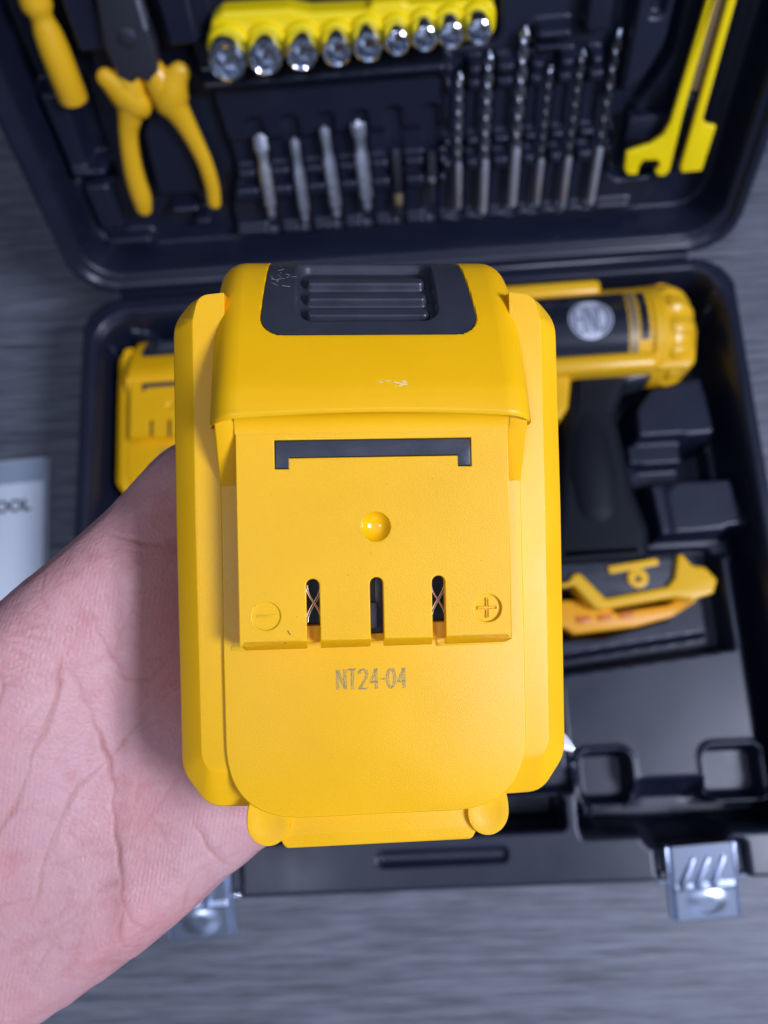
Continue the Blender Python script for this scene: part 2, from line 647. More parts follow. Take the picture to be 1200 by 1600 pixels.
# knife well and its dark channel
h = put(h, sd_poly(X, Y, [(141, 52), (141, 100), (160, 120), (164, 330), (206, 330), (206, 60), (196, 48), (150, 46)], 2), -36, 5)
h = put(h, sd_poly(X, Y, [(148, 48), (150, 90), (166, 120), (168, 330), (197, 330), (198, 70), (190, 50)], 0), -27, 5)
# left side: screwdriver channel and pliers well
h = put(h, sd_poly(X, Y, [(-210, 70), (-176, 70), (-172, 330), (-212, 330)], 1), -40, 6)
h = put(h, sd_poly(X, Y, [(-208, 80), (-196, 80), (-192, 128), (-208, 128)], 1), -24, 5)
h = put(h, sd_poly(X, Y, [(-180, 82), (-172, 82), (-172, 130), (-178, 130)], 1), -22, 5)
h = put(h, sd_box(X, Y, -207, -184, 76, 82, 2), -20, 4)
h = put(h, sd_poly(X, Y, [(-168, 30), (-118, 34), (-104, 70), (-108, 120), (-122, 150), (-124, 330), (-160, 330), (-160, 150), (-178, 130), (-182, 60)], 2), -34, 5)
h = put(h, sd_poly(X, Y, [(-155, 60), (-128, 60), (-128, 90), (-140, 118), (-152, 100)], 3), -24, 5)
h = put(h, sd_box(X, Y, -152, -132, 44, 50, 2), -22, 4)
h = put(h, sd_box(X, Y, -138, -126, 36, 41, 2), -20, 4)
h = put(h, sd_box(X, Y, -206, -188, 34, 68, 4), -26, 5)
h = put(h, sd_box(X, Y, -204, -172, 20, 28, 3), -24, 4)
h = put(h, sd_box(X, Y, -174, -154, 150, 330, 3), -20, 4)
h = put(h, sd_box(X, Y, -122, -104, 150, 330, 3), -18, 4)
h = put(h, -out, -60, 4)
lid = obj('lid', grid_mesh('lid', xs, ys, h), 'blk_case', case, CI @ LID)

b = MB()
b.lathe([(-200, 3.4), (-199, 4), (199, 4), (200, 3.4)], o=(0, 287.5, 66), axis=(1, 0, 0), n=16)
b.build('hinge', 'blk_case', case, CI)


def latch_plate(x0):
    t = empty('latch')
    t.parent = case
    t.matrix_local = CI @ Matrix.Translation(mm(x0, -95, 73)) @ Euler((R(14), 0, R(2.5))).to_matrix().to_4x4()
    xs = np.arange(0, 39.01, .5)
    ys = np.arange(-45, .01, .5)
    X, Y = np.meshgrid(xs, ys)
    h = np.zeros(X.shape)
    h -= 3.2 * (1 - step(sd_box(X, Y, 1.2, 37.8, -44, 3, 1.5), 2.0))
    k = step(np.hypot((X - 20) / 8.5, (Y + 33) / 6.5) - 1, 1.0)
    h += 1.3 * k
    h += .9 * step(np.abs(Y + 24.4) - 1.2, 2.) * (X > 2) * (X < 37)
    me = grid_mesh('plate', xs, ys, h)
    p = obj('plate', me, 'zinc', t)
    for dx in (0, 8.6, 17.6):
        MB().tube([(14 + dx, -8, 0, 1.5), (10.6 + dx, -15, .8, 1.9), (6.6 + dx, -23.4, 1.2, 2.1)], flat=1).build('ridge', 'zinc', t)
    MB().box(-.6, .6, -44, -1, -8, -1.5, .4).build('side_flange', 'zinc', t)
    MB().box(38.4, 39.6, -44, -1, -8, -1.5, .4).build('side_flange', 'zinc', t)
    MB().lathe([(-6.5, 1.0), (-6, 1.7), (45, 1.7), (45.6, 1.0)], o=(0, -22, -5), axis=(1, 0, 0), n=14).build('pivot_pin', 'steel', t)
    return t


latch_plate(135)
latch_plate(-162)

# ------------------------------------------------------------------ booklet on the floor
bk = empty('booklet', Matrix.Translation((-.345, .06, 0)) @ Euler((0, 0, R(2.2))).to_matrix().to_4x4())
tag(bk, 'white printed manual lying on the grey floor left of the case', 'booklet')
for k in range(4):
    MB().box(-75 - k * .3, 70.5 - k * .5, -100, 128 - k * .4, .2 + 1.6 * k, 1.7 + 1.6 * k, .3).build('page_block' if k < 3 else 'cover', 'paper', bk)
MB().add([(-70, 108, 6.63), (69, 108, 6.63), (69, 126, 6.63), (-70, 126, 6.63)], [(0, 1, 2, 3)]).build('header_band', 'paper_grey', bk, smooth=False)


def text_mesh(body, size, extrude_mm=.02):
    cu = bpy.data.curves.new('lettering', 'FONT')
    cu.body = body
    cu.size = size * .001
    cu.extrude = extrude_mm * .001
    cu.align_x = 'RIGHT'
    cu.offset = .0004
    t = bpy.data.objects.new('lettering', cu)
    COL.objects.link(t)
    me = bpy.data.meshes.new_from_object(t.evaluated_get(bpy.context.evaluated_depsgraph_get()))
    bpy.data.objects.remove(t)
    bpy.data.curves.remove(cu)
    return me


tx = obj('title_text', text_mesh('TOOL', 13), 'ink', bk, Matrix.Translation(mm(59, 86, 6.66)))
tx['label'] = 'black letters TOOL on the cover'

# ------------------------------------------------------------------ drill lying in the tray
drill = empty('cordless_drill', Matrix.Translation((.1, .235, .018)))
tag(drill, 'yellow and black cordless drill lying on its side in the tray', 'drill')
DI = Matrix.Translation((-.1, -.235, -.018))
YC, ZC = 235, 52
b = MB()
b.lathe([(28, 14), (30, 22), (36, 29), (50, 32), (110, 33.2), (158, 33.4), (166, 33.8), (168, 32), (170, 32)], o=(0, YC, ZC), axis=(1, 0, 0), n=48)
b.box(60, 168, 200.5, 213, 42, 80, 5, 3)
b.box(44, 137, 258, 269.5, 44, 76, 4, 3)
b.mesh(extrude([round_poly([(92, 214), (112, 213.5), (110, 195), (107, 180), (101, 172), (90, 172)], 6, 4)], 36, 70, 3))
b.mesh(extrude([round_poly([(148, 232), (199, 232), (194, 206), (190, 201.5), (168, 201.5), (164, 212)], 6, 4)], 36, 73, 4))
b.build('drill_body', 'yel_tool', drill, DI)
# ribbed clutch collar
fr = lambda a, i: 1 + (.036 * max(-1, min(1, 2.4 * math.cos(13 * a))) if 4 <= i <= 8 else 0)
MB().lathe([(165, 30), (166, 35), (173, 35.6), (175, 34.4), (176, 34.2), (179, 35.2), (185, 33.8), (190, 31.0), (195, 25), (197, 14)], o=(0, YC - 1.5, ZC), axis=(1, 0, 0), n=112, fr=fr).build('clutch_collar', 'yel_tool', drill, DI)
MB().lathe([(196, 12), (197, 13), (200, 12), (201, 8)], o=(0, YC, ZC), axis=(1, 0, 0), n=24).build('chuck', 'dark_steel', drill, DI)


def wrap(name, x0, x1, a0, a1, r, material, parent, nx=2, na=30):
    v, f = [], []
    for i in range(nx):
        for j in range(na + 1):
            a = R(a0 + (a1 - a0) * j / na)
            v.append((x0 + (x1 - x0) * i / (nx - 1), YC + r * math.sin(a), ZC + r * math.cos(a)))
    for i in range(nx - 1):
        for j in range(na):
            q = i * (na + 1) + j
            f.append((q, q + 1, q + na + 2, q + na + 1))
    return MB().add(v, f).build(name, material, parent, DI)


lab = wrap('label_band', 60, 149, -46, 36, 33.9, 'blk_gloss', drill)
wrap('label_band', 157, 162.5, -28, 34, 34.1, 'blk_gloss', drill)
wrap('stripe', 150, 155.5, -44, 36, 33.75, 'brass', drill)


def on_barrel(me, r):
    for v in me.vertices:
        dy = v.co.y * 1000 - YC
        v.co.z = (ZC + math.sqrt(max(1, r * r - dy * dy))) * .001
    return me


bc = (124.5, 234.5)
rings = [[(bc[0] + 14.4 * q * math.cos(2 * math.pi * k / 48), bc[1] + 13.6 * q * math.sin(2 * math.pi * k / 48), 0) for k in range(48)] for q in (.02, .25, .5, .75, .9, 1)]
me = raw('badge', *(lambda m: (m.v, m.f))(MB().loft(rings, True, (True, False))))
badge = obj('badge', on_barrel(me, 34.1), 'grey_badge', lab, Matrix())


def strokes(lines, wd, z=0., seg=6):
    b = MB()
    for ln in lines:
        for (x0, y0), (x1, y1) in zip(ln[:-1], ln[1:]):
            d = Vector((x1 - x0, y1 - y0))
            L = d.length
            if L < 1e-6:
                continue
            d /= L
            nrm = Vector((-d.y, d.x)) * wd / 2
            a, c = Vector((x0, y0)) - d * wd * .3, Vector((x1, y1)) + d * wd * .3
            pts = [a.lerp(c, i / seg) for i in range(seg + 1)]
            v = [(*(p + nrm), z) for p in pts] + [(*(p - nrm), z) for p in pts]
            b.add(v, [(i, i + 1, i + seg + 2, i + seg + 1) for i in range(seg)])
    return b


def arc(cx, cy, rx, ry, a0, a1, n=14):
    return [(cx + rx * math.cos(R(a0 + (a1 - a0) * i / n)), cy + ry * math.sin(R(a0 + (a1 - a0) * i / n))) for i in range(n + 1)]


u, vv = bc
L = [[(u - 10, vv - 6.5), (u - 10, vv + 7)], [(u - 10, vv), (u - 5.2, vv)], [(u - 5.2, vv - 9), (u - 5.2, vv + 9)],
     [(u - 2.2, vv - 9.5), (u - 2.2, vv + 9.5), (u + 2.4, vv - 9.5), (u + 2.4, vv + 9.5)],
     [(u + 5, vv - 8)] + arc(u + 5, vv, 5.6, 8, -90, 90) + [(u + 5, vv - 8)], arc(u, vv, 12.9, 12.1, -60, 60), arc(u, vv, 12.9, 12.1, 120, 240)]
me = raw('badge_letters', *(lambda m: (m.v, m.f))(strokes(L, 1.35)), smooth=False)
obj('badge_letters', on_barrel(me, 34.25), 'dark_print', lab, Matrix())['label'] = 'letters HND in the round badge'

b = MB()
b.mesh(extrude([round_poly([(110, 213), (162, 213), (160, 205), (150, 196), (140, 175), (146, 120), (152, 96), (150, 74), (84, 74), (92, 110), (104, 172)], 6, 6)], 30, 66, 9, 4))
b.tube([(121, 180, 58, 12), (120, 160, 59, 16), (119, 135, 59, 19), (119, 112, 58, 18)], flat=.62)
b.build('grip', 'blk_rubber', drill, DI)
MB().mesh(extrude([round_poly([(141, 213), (168, 213), (169, 204), (164, 198), (150, 196), (141, 199)], 6, 5)], 38, 66, 5, 3)).build('trigger', 'blk_latch', drill, DI)
ft = MB().mesh(extrude([round_poly([(60, 80), (168, 78), (164, 58), (156, 54), (118, 49), (104, 60), (60, 60)], 5, 4)], 24, 61, 2, 2)).build('foot', 'blk_latch', drill, DI)
b = MB()
b.mesh(extrude([round_poly([(62, 62), (94, 62.5), (100, 69), (104, 69), (118.2, 52), (158, 57.5), (163, 63), (166.5, 77), (170, 78), (175, 70), (183, 68.5), (189.5, 60), (186, 51.5), (172, 47.9), (160.6, 50.5), (115.5, 45), (111, 46), (99, 61), (62, 58)], 5, 2.5)], 40, 65, 2.2, 3))
b.build('foot_band', 'yel_tool', drill, DI)
b = MB()
b.mesh(extrude([round_poly([(60, 52), (100, 54), (122, 49), (127, 44), (160, 47), (172, 51), (183, 50), (163, 39), (139, 34), (99, 31.5), (93, 36), (60, 36)], 5, 2)], 26, 49, 2, 2))
b.build('foot_rail', 'yel_amber', drill, DI)
b = MB()
for x in (101, 115, 129):
    b.box(x, x + 10, 38 + (x - 101) * .06, 43 + (x - 101) * .03, 47, 49.6, .5)
b.build('rail_slots', 'yel_dark', drill, DI)
b = MB()
b.mesh(extrude([round_poly([(122, 72.5), (154, 76), (155, 71.5), (123, 67.5)], 4, 1.2)], 60.5, 63.2, .6))
b.mesh(extrude([circle(140.5, 64, 6.6), circle(140.5, 63.5, 1.8, 16)], 60.5, 63.0, .6))
b.build('foot_symbol', 'yel_tool', ft, Matrix())

# ------------------------------------------------------------------ battery packs
BAT = Matrix.Translation((-.00846, .03666, .40463)) @ Euler((R(13.24), R(6.55), R(-.71))).to_matrix().to_4x4()
bat = empty('battery_pack')
tag(bat, 'yellow slide-on battery pack held up in the hand, terminal face to the viewer', 'battery', 'yellow battery packs')


def sym(right):
    return right + [(-p[0], *p[1:]) for p in reversed(right)]


outer = sym([(29.6, 22, .2), (29.6, 46.2, .3), (36.4, 45.6, 5), (40.9, 40.5, 8), (41.2, 0, 5), (41.0, -53.5, 9), (35.6, -61.4, 6), (20, -61.8, 3)])
inner_ = sym([(29.6, 22, .2), (29.6, 45.6, .3), (34.8, 45.0, 3), (36.0, 40, 3), (36.2, 0, 5), (35.9, -49, 5), (34.8, -52, 4), (20, -53, 3)])
back = sym([(28, 22, .2), (28, 44, .3), (34, 44, 4), (38.5, 38, 5), (39, 0, 5), (38.5, -50, 7), (34, -58, 4), (20, -59, 3)])
ro, ri, rb_ = round_poly(outer, 5), round_poly(inner_, 5), round_poly(back, 5)
lerp = lambda a, c, t: [(p[0] * (1 - t) + q[0] * t, p[1] * (1 - t) + q[1] * t) for p, q in zip(a, c)]
z_of = lambda pl, z: [(*p, z) for p in pl]
b = MB()
b.loft([z_of(ri, 0), z_of(lerp(ri, ro, .06), -.12), z_of(lerp(ri, ro, .93), -4.2), z_of(lerp(ri, ro, .985), -4.9), z_of(ro, -6), z_of(lerp(ro, rb_, .5), -24), z_of(rb_, -28), z_of(lerp(rb_, ri, .5), -30)])
b.build('shell', 'yel_grain', bat, angle=24)
# cover plate, slightly proud of the shell
cv = sym([(31, 20, 3), (31.2, -30, 3), (31, -62.4, 38)])
b = MB().mesh(extrude([round_poly(cv, 22)], -7, .8, .35, 2))
b.box(-29.5, -17, -27.6, -26.6, .7, .95, .1)
b.box(12.5, 26.8, -28.0, -27.2, .7, 1.0, .1)
b.box(12.5, 13.2, -28.0, -26, .7, 1.0, .1)
b.build('cover_plate', 'yel_grain', bat)
# foot rail with two lugs
b = MB().mesh(extrude([round_poly(sym([(19.5, -56, 1), (21, -66.8, 1), (19.6, -69.4, 1.5)]), 4)], -9, -1.2, .5, 2))
b.build('foot_bar', 'yel_grain', bat)
for sx in (-1, 1):
    c = (sx * 22.9, -63.4)
    ol = [(c[0] + sx * 4.2, -57.6)]
    ol = []
    for k in range(40):
        a = math.pi * 2 * k / 40
        px, py = 4.4 * math.cos(a), 4.9 * math.sin(a)
        if py > 0:
            py *= 1.15
            px = math.copysign(abs(px) ** .35 * 4.4 ** .65, px)
        ol.append((c[0] + px, c[1] + py))
    rg = lambda s_, z: [(c[0] + (p[0] - c[0]) * s_, c[1] + (p[1] - c[1]) * s_, z) for p in ol]
    lb = MB().loft([rg(1, -9), rg(1, -.4), rg(.96, -.05), rg(.9, -.05), rg(.72, -.1), rg(.5, -.3), rg(.3, -.42), rg(.08, -.46)])
    lb.build('lug', 'yel_grain', bat, angle=50)

# hood: a profile swept across, with a recess where the release button sits
prof = [(18.9, 10.9), (22.5, 10.2), (26, 9.1), (33.5, 5.6), (41, 1.4), (48, -3.8), (53.6, -9.4), (56.3, -14.5), (57.0, -20), (57.0, -26)]


def spline(pts, n):
    p = np.array(pts, float)
    p = np.vstack([2 * p[0] - p[1], p, 2 * p[-1] - p[-2]])
    o = []
    for i in range(1, len(p) - 2):
        for t in np.linspace(0, 1, 40, endpoint=False):
            a, q, c, d = p[i - 1:i + 3]
            o.append(.5 * (2 * q + (c - a) * t + (2 * a - 5 * q + 4 * c - d) * t * t + (3 * q - a - 3 * c + d) * t ** 3))
    o.append(p[-2])
    o = np.array(o)
    s = np.r_[0, np.cumsum(np.hypot(*np.diff(o, axis=0).T))]
    ss = np.linspace(0, s[-1], n)
    return ss, np.stack([np.interp(ss, s, o[:, 0]), np.interp(ss, s, o[:, 1])], 1)


SS, PP = spline(prof, 400)
TT = np.gradient(PP, axis=0)
TT /= np.linalg.norm(TT, axis=1)[:, None]


def hood_at(x, s, off):
    """point on the hood surface: across x, along s, lifted off"""
    y, z = np.interp(s, SS, PP[:, 0]), np.interp(s, SS, PP[:, 1])
    ty, tz = np.interp(s, SS, TT[:, 0]), np.interp(s, SS, TT[:, 1])
    bow = 1.2 * np.clip(1 - s / 6, 0, 1) * (np.clip(1 - (x / 31.) ** 2, 0, 1) - .5)
    return np.stack([x + 0 * s, y - tz * off + bow, z + ty * off], -1)


def s_of_y(y):
    return float(np.interp(y, PP[:, 0], SS))


s0, s1 = s_of_y(35.9), s_of_y(56.2)           # the button runs from here to the back edge


def latch_half(s, grow=0.):
    w = 22.4 - 1.6 * np.clip((s - s0) / (s1 - s0), 0, 1.2) + grow
    r = 5.2 + grow
    q = np.clip(r - (s - (s0 - grow)), 0, r)
    return np.where(s < s0 - grow, 0, w - r + np.sqrt(np.maximum(r * r - q * q, 0)))


def latch_sd(x, s):
    """rough distance to the button outline, negative inside"""
    w = 22.4 - 1.6 * np.clip((s - s0) / (s1 - s0), 0, 1.2)
    r = 5.2
    qx = np.abs(x) - w + r
    qy = s0 + r - s
    return np.minimum(np.maximum(qx, qy), 0) + np.hypot(np.maximum(qx, 0), np.maximum(qy, 0)) - r


HW, RC = 32.0, 5.8
sv = np.unique(np.r_[np.linspace(0, 3, 10), np.linspace(3, SS[-1], 150)])
xa = np.linspace(-HW + RC, HW - RC, 190)
rings = []
for i, s in enumerate(sv):
    ld = latch_sd(xa, np.full_like(xa, s))
    off = -1.1 * step(ld, .35) - 2.6 * step(ld + 4, 3)
    lipd = 1.0 if s > .8 else math.sin(s / .8 * math.pi / 2)
    off = off - .6 * (1 - lipd)
    top = hood_at(xa, np.full_like(xa, s), off)
    wall = 7. + 9 * min(1, s / 40)
    L_, R_ = [], []
    for a in np.linspace(math.pi / 2, 0, 8)[1:]:
        R_.append(hood_at(np.array(HW - RC + RC * math.cos(a)), np.array(s), -RC + RC * math.sin(a) - .6 * (1 - lipd)))
    R_.append(hood_at(np.array(HW - .1), np.array(s), -wall * .6))
    R_.append(hood_at(np.array(HW - .3), np.array(s), -wall))
    L_ = [q * np.array([-1, 1, 1]) for q in R_]
    rings.append([tuple(q) for q in L_[::-1]] + [tuple(q) for q in top] + [tuple(q) for q in R_])
b = MB().loft(rings, closed=False, caps=(False, False))
n_ = len(rings[0])
# lip: the end face under the front edge, then a fillet down on to the rail plate
lip = rings[0]
e1 = [(p[0], p[1] + .55, max(p[2] - 1.4, 3)) for p in lip]
b.loft([lip, [(p[0], p[1] + .1, p[2] - .35) for p in lip], e1, [(p[0] * .99, p[1] + .9, min(p[2] - 3.0, 6.5)) for p in lip]], closed=False, caps=(False, False))
fil = []
for t in np.linspace(0, 1, 8):
    a = math.pi / 2 * t
    fil.append([(x, 19.4 - 3.6 * (1 - math.cos(a)) * 1 - 0, 10.2 - 3.4 * math.sin(a) + .25) for x in np.linspace(-27.2, 27.2, 24)])
b.loft(fil, closed=False, caps=(False, False))
# cheeks that run down to the shell either side of the rail plate
ck = extrude([round_poly([(17.6, 7.4, .3), (19.0, 8.0, .5), (25, 6.3), (33, 2.5), (40, -2.2), (44, -9), (43, -12), (4.6, -12, .2), (4.8, .1, .3), (13.2, 5.0, .6)], 4, .6)], -1.95, 1.95, .35, 2)
MX = Matrix(((0, 0, 1, 0), (1, 0, 0, 0), (0, 1, 0, 0), (0, 0, 0, 1)))
for sx in (-1, 1):
    b.mesh(ck, Matrix.Translation((sx * 29.15, 0, 0)) @ MX)
b.box(-31, 31, 26, 55, -28, -16, 3)
b.build('hood', 'yel_smooth', bat, angle=32)

# release button, shaped on the same sweep
def hpress(x, s):
    o = np.full(np.broadcast(x, s).shape, -.06)
    u0, u1 = s_of_y(39.6), s_of_y(55.4)
    q = sd_box(x, s, -14.6 + 0 * s, 14.0 + 0 * s, u0, u1, 3.2)
    o = o - 2.3 * step(q, 1.3)
    for yy in (41.8, 46.0, 50.4):
        sc = s_of_y(yy)
        d = sd_box(x, s, -12.9, 12.5, sc - 1.3, sc + 1.3, 1.2)
        o = o + 1.75 * step(d, .9)
    return o


rows = []
sl = np.linspace(s0 + .12, SS[-1] * .9, 190)
sl = np.unique(np.r_[s0 + .12 + 5.2 * (1 - np.cos(np.linspace(0, math.pi / 2, 26))), np.linspace(s0 + 5.3, SS[-1] * .9, 150)])
tx_ = np.linspace(-1, 1, 170)
for i, s in enumerate(sl):
    hwid = float(latch_half(np.array(s), -.14))
    x = tx_ * max(hwid, .1)
    sr = np.full_like(x, s)
    edge = np.minimum(hwid - np.abs(x), 1e9)
    o = hpress(x, sr)
    top = hood_at(x, sr, o)
    lo = hood_at(np.array([-hwid - .03, hwid + .03]), np.array([s, s]), np.array([-1.0, -1.0]))
    rows.append([tuple(lo[0])] + [tuple(q) for q in top] + [tuple(lo[1])])
first = [tuple(q) for q in hood_at(np.array([p[0] for p in rows[0]]), np.full(len(rows[0]), sl[0] - .05), np.full(len(rows[0]), -1.0))]
btn = MB().loft([first] + rows, closed=False, caps=(False, False)).build('release_button', 'blk_latch', bat, angle=60)
# scratches on the button's corner and small nicks on the hood
b = MB()
for k in range(15):
    x, s = rnd.uniform(-21, -15.6), rnd.uniform(s_of_y(48), s_of_y(55.6))
    a, ln = rnd.uniform(-1.2, .6), rnd.uniform(.4, 1.9)
    pts = [(x + ln * t * math.cos(a) + rnd.uniform(-.1, .1), s + ln * t * math.sin(a) + rnd.uniform(-.1, .1)) for t in (0, .5, 1)]
    for (xa_, sa_), (xb_, sb_) in zip(pts[:-1], pts[1:]):
        wq = rnd.uniform(.03, .08)
        v = [hood_at(np.array(xx), np.array(s_ + dw), .0) for xx, s_, dw in ((xa_, sa_, -wq), (xb_, sb_, -wq), (xb_, sb_, wq), (xa_, sa_, wq))]
        b.add([tuple(q) for q in v], [(0, 1, 2, 3)])
b.build('scratches', 'scuff', btn, smooth=False)
b = MB()
for k in range(16):
    x, s = rnd.gauss(4.4, 1.5), s_of_y(25.0) + rnd.gauss(0, .45)
    wq, hq = rnd.uniform(.12, .5), rnd.uniform(.05, .14)
    v = [hood_at(np.array(x + dx * wq), np.array(s + ds * hq), .02) for dx, ds in ((-1, -1), (1, -.6), (.8, 1), (-1.1, .7))]
    b.add([tuple(q) for q in v], [(0, 1, 2, 3)])
b.build('scuff_mark', 'scuff_y', bat, smooth=False)

# rail plate with three terminal slots, bracket groove, three round recesses
slots = []
for x in (-12.6, 0.0, 12.4):
    slots.append(x)


def notch(x, hw=1.32, top=-12.9):
    return [(x + hw, -27.0)] + [(x + hw * math.cos(R(a)), top - hw + hw * math.sin(R(a))) for a in range(0, 181, 18)] + [(x - hw, -27.0)]


ol = [(27.1, 21), (27.1, 14), (27.1, -26), (26.2, -27)]
for x in reversed(slots):
    ol += notch(x)
ol += [(-26.2, -27), (-27.1, -26), (-27.1, 21)]
br = [(-19.4, 14.4), (19.4, 14.4), (19.4, 9.0), (16.7, 9.0), (16.7, 11.15), (-16.7, 11.15), (-16.7, 9.0), (-19.4, 9.0)]
grow = lambda p, g: [(x + math.copysign(g, x), y + (g if y > 13 else (-g if y < 10 else -g if abs(x) < 17 else 0))) for x, y in p]
holes = [grow(br, .16), circle(.15, -2.9, 2.85, 36), circle(-21.8, -20.0, 2.75, 32), circle(22.3, -19.7, 2.75, 32)]
me = extrude([ol] + holes, 4.4, 7.0, .22, 2)
for v in me.vertices:
    if v.co.y < -.0262 and v.co.z > .0060:
        v.co.y += .0018
pl = obj('rail_plate', me, 'yel_grain', bat)
b = MB()
b.box(-24.2, 24.2, -10, 22, .3, 4.6, .3)
b.box(-24.2, -20, -26, -9, .3, 4.6, .3)
b.box(20, 24.2, -26, -9, .3, 4.6, .3)
for x0, x1 in ((-21, -10.2), (-10.5, -2.4), (2.4, 10.2), (10, 21)):
    b.box(x0, x1, -26, -22.6, .3, 3.6 if x0 in (-21, 10) else 3.5, .25)
b.box(-3, 3, -26.2, -24.6, .3, 3.2, .25)
b.build('rail_block', 'yel_grain', bat)
# bracket, bowl, polarity marks
MB().mesh(extrude([br], 4.6, 6.95, .18, 2)).build('bracket_trim', 'blk_latch', bat)
bw = MB().lathe([(0, 2.95), (-.25, 2.8), (-.9, 2.35), (-1.4, 1.6), (-1.65, .8), (-1.7, .02)], o=(.15, -2.9, 7.0), n=40, caps=(False, True))
bw.build('round_dimple', 'yel_gloss', bat, angle=60)
mk = MB().lathe([(4.5, 2.8), (6.7, 2.78), (6.75, .01)], o=(-21.8, -20, 0), n=32, caps=(False, True))
mk.mesh(extrude([round_poly([(-23.7, -19.75), (-19.9, -19.75), (-19.9, -20.25), (-23.7, -20.25)], 3, .2)], 6.7, 6.85, .07, 1))
mk.build('minus_mark', 'yel_smooth', bat)
mk = MB().lathe([(4.5, 2.8), (6.35, 2.78), (6.45, .01)], o=(22.3, -19.7, 0), n=32, caps=(False, True))
c, q = (22.3, -19.7), .34
pts = [(q, 2), (q, q), (2, q), (2, -q), (q, -q), (q, -2), (-q, -2), (-q, -q), (-2, -q), (-2, q), (-q, q), (-q, 2)]
hol = [(x * .45 if abs(x) < .5 else x * .9, y * .45 if abs(y) < .5 else y * .9) for x, y in pts]
mk.mesh(extrude([[(c[0] + x, c[1] + y) for x, y in pts], [(c[0] + x, c[1] + y) for x, y in hol]], 6.4, 6.75, .04, 1))
mk.build('plus_mark', 'yel_smooth', bat)
# inside the slots
MB().box(-20, 20, -22.6, -10, .9, 1.5, 0).build('circuit_board', 'pcb', bat, smooth=False)
for x in (-12.6, 12.4):
    b = MB()
    for sg in (-1, 1):
        b.tube([(x + sg * 1.5 * math.cos(math.pi * t), -14.2 - 7.4 * t, 4.6 + .2 * sg, .1) for t in np.linspace(0, 1, 18)], n=8)
        b.tube([(x + sg * 1.5 * math.cos(math.pi * t) + .35, -14.4 - 7.4 * t, 4.2 + .2 * sg, .08) for t in np.linspace(0, 1, 18)], n=8)
    b.build('contact_spring', 'copper', bat)
b = MB()
b.box(-1.6, 1.6, -24.4, -10, 1.6, 3.4, .2)
b.box(-1.6, .3, -23.4, -18.2, 3.3, 4.6, .2)
b.box(-.2, 1.5, -19.3, -13, 3.3, 3.9, .2)
b.build('contact_block', 'blk_latch', bat)
# ink-jet code printed on the cover
L = []
G = {'N': [[(0, 0), (0, 4), (1.5, 0), (1.5, 4)]], 'T': [[(0, 4), (1.5, 4)], [(.75, 4), (.75, 0)]],
     '2': [[(0, 3.2)] + arc(.75, 3.2, .75, .8, 180, 0, 6) + [(1.4, 2.4), (0, 0), (1.5, 0)]],
     '4': [[(1.15, 0), (1.15, 4), (0, 1.3), (1.6, 1.3)]], '-': [[(.1, 1.9), (.8, 1.9)]], '0': [arc(.75, 2, .75, 2, 0, 360, 14)]}
cx = 0
for ch in 'NT24-04':
    for ln in G[ch]:
        L.append([(x + cx, y) for x, y in ln])
    cx += 1.25 if ch == '-' else 2.25
b = MB()
for dx, dy, rr in ((0, 0, .125), (.42, .14, .11), (.22, -.06, .07), (-.16, .08, .05)):
    for ln in L:
        for (xa_, ya_), (xb_, yb_) in zip(ln[:-1], ln[1:]):
            d = math.hypot(xb_ - xa_, yb_ - ya_)
            for k in range(int(d / .2) + 1):
                t = k * .2 / max(d, .2)
                px = -8.2 + xa_ + (xb_ - xa_) * t + dx + rnd.gauss(0, .03)
                py = -36.3 + ya_ + (yb_ - ya_) * t + dy + rnd.gauss(0, .03) - (px + 8) * .01
                r_ = rr * rnd.uniform(.7, 1.15)
                if rnd.random() < .93:
                    b.add([(px + r_ * math.cos(a), py + r_ * math.sin(a), .812) for a in (0, 1.05, 2.09, 3.14, 4.19, 5.24)], [(0, 1, 2, 3, 4, 5)])
pc = b.build('printed_code', 'code_ink', bat, smooth=False)
pc['label'] = 'grey printed code NT24-04'
b = MB()
b.tube([(-17.7, -22.9, 7.02, .06), (-17.4, -23.5, 7.03, .09), (-17.1, -23.8, 7.02, .05)], n=6)
b.tube([(-18.4, -25.3, 6.9, .06), (-18.0, -25.5, 6.85, .05)], n=6)
for k in range(22):
    x, y = rnd.uniform(-25, 25), rnd.uniform(-24, 8)
    b.tube([(x, y, 7.0, .05), (x + rnd.uniform(-.2, .2), y + .1, 7.0, .03)], n=5)
b.build('dirt_specks', 'mark', bat)

spare = copy_tree(bat)
spare.matrix_world = Matrix.Translation((-.1655, .2055, .056)) @ Euler((0, 0, R(.5))).to_matrix().to_4x4()
tag(spare, 'second yellow battery pack lying in the left pocket of the case', 'battery', 'yellow battery packs')
bat.matrix_world = BAT


# ------------------------------------------------------------------ things in the lid
def lidm(s, t, o=0., rot=0.):
    return LID @ Matrix.Translation(mm(s, t, o)) @ Euler((0, 0, R(rot))).to_matrix().to_4x4()


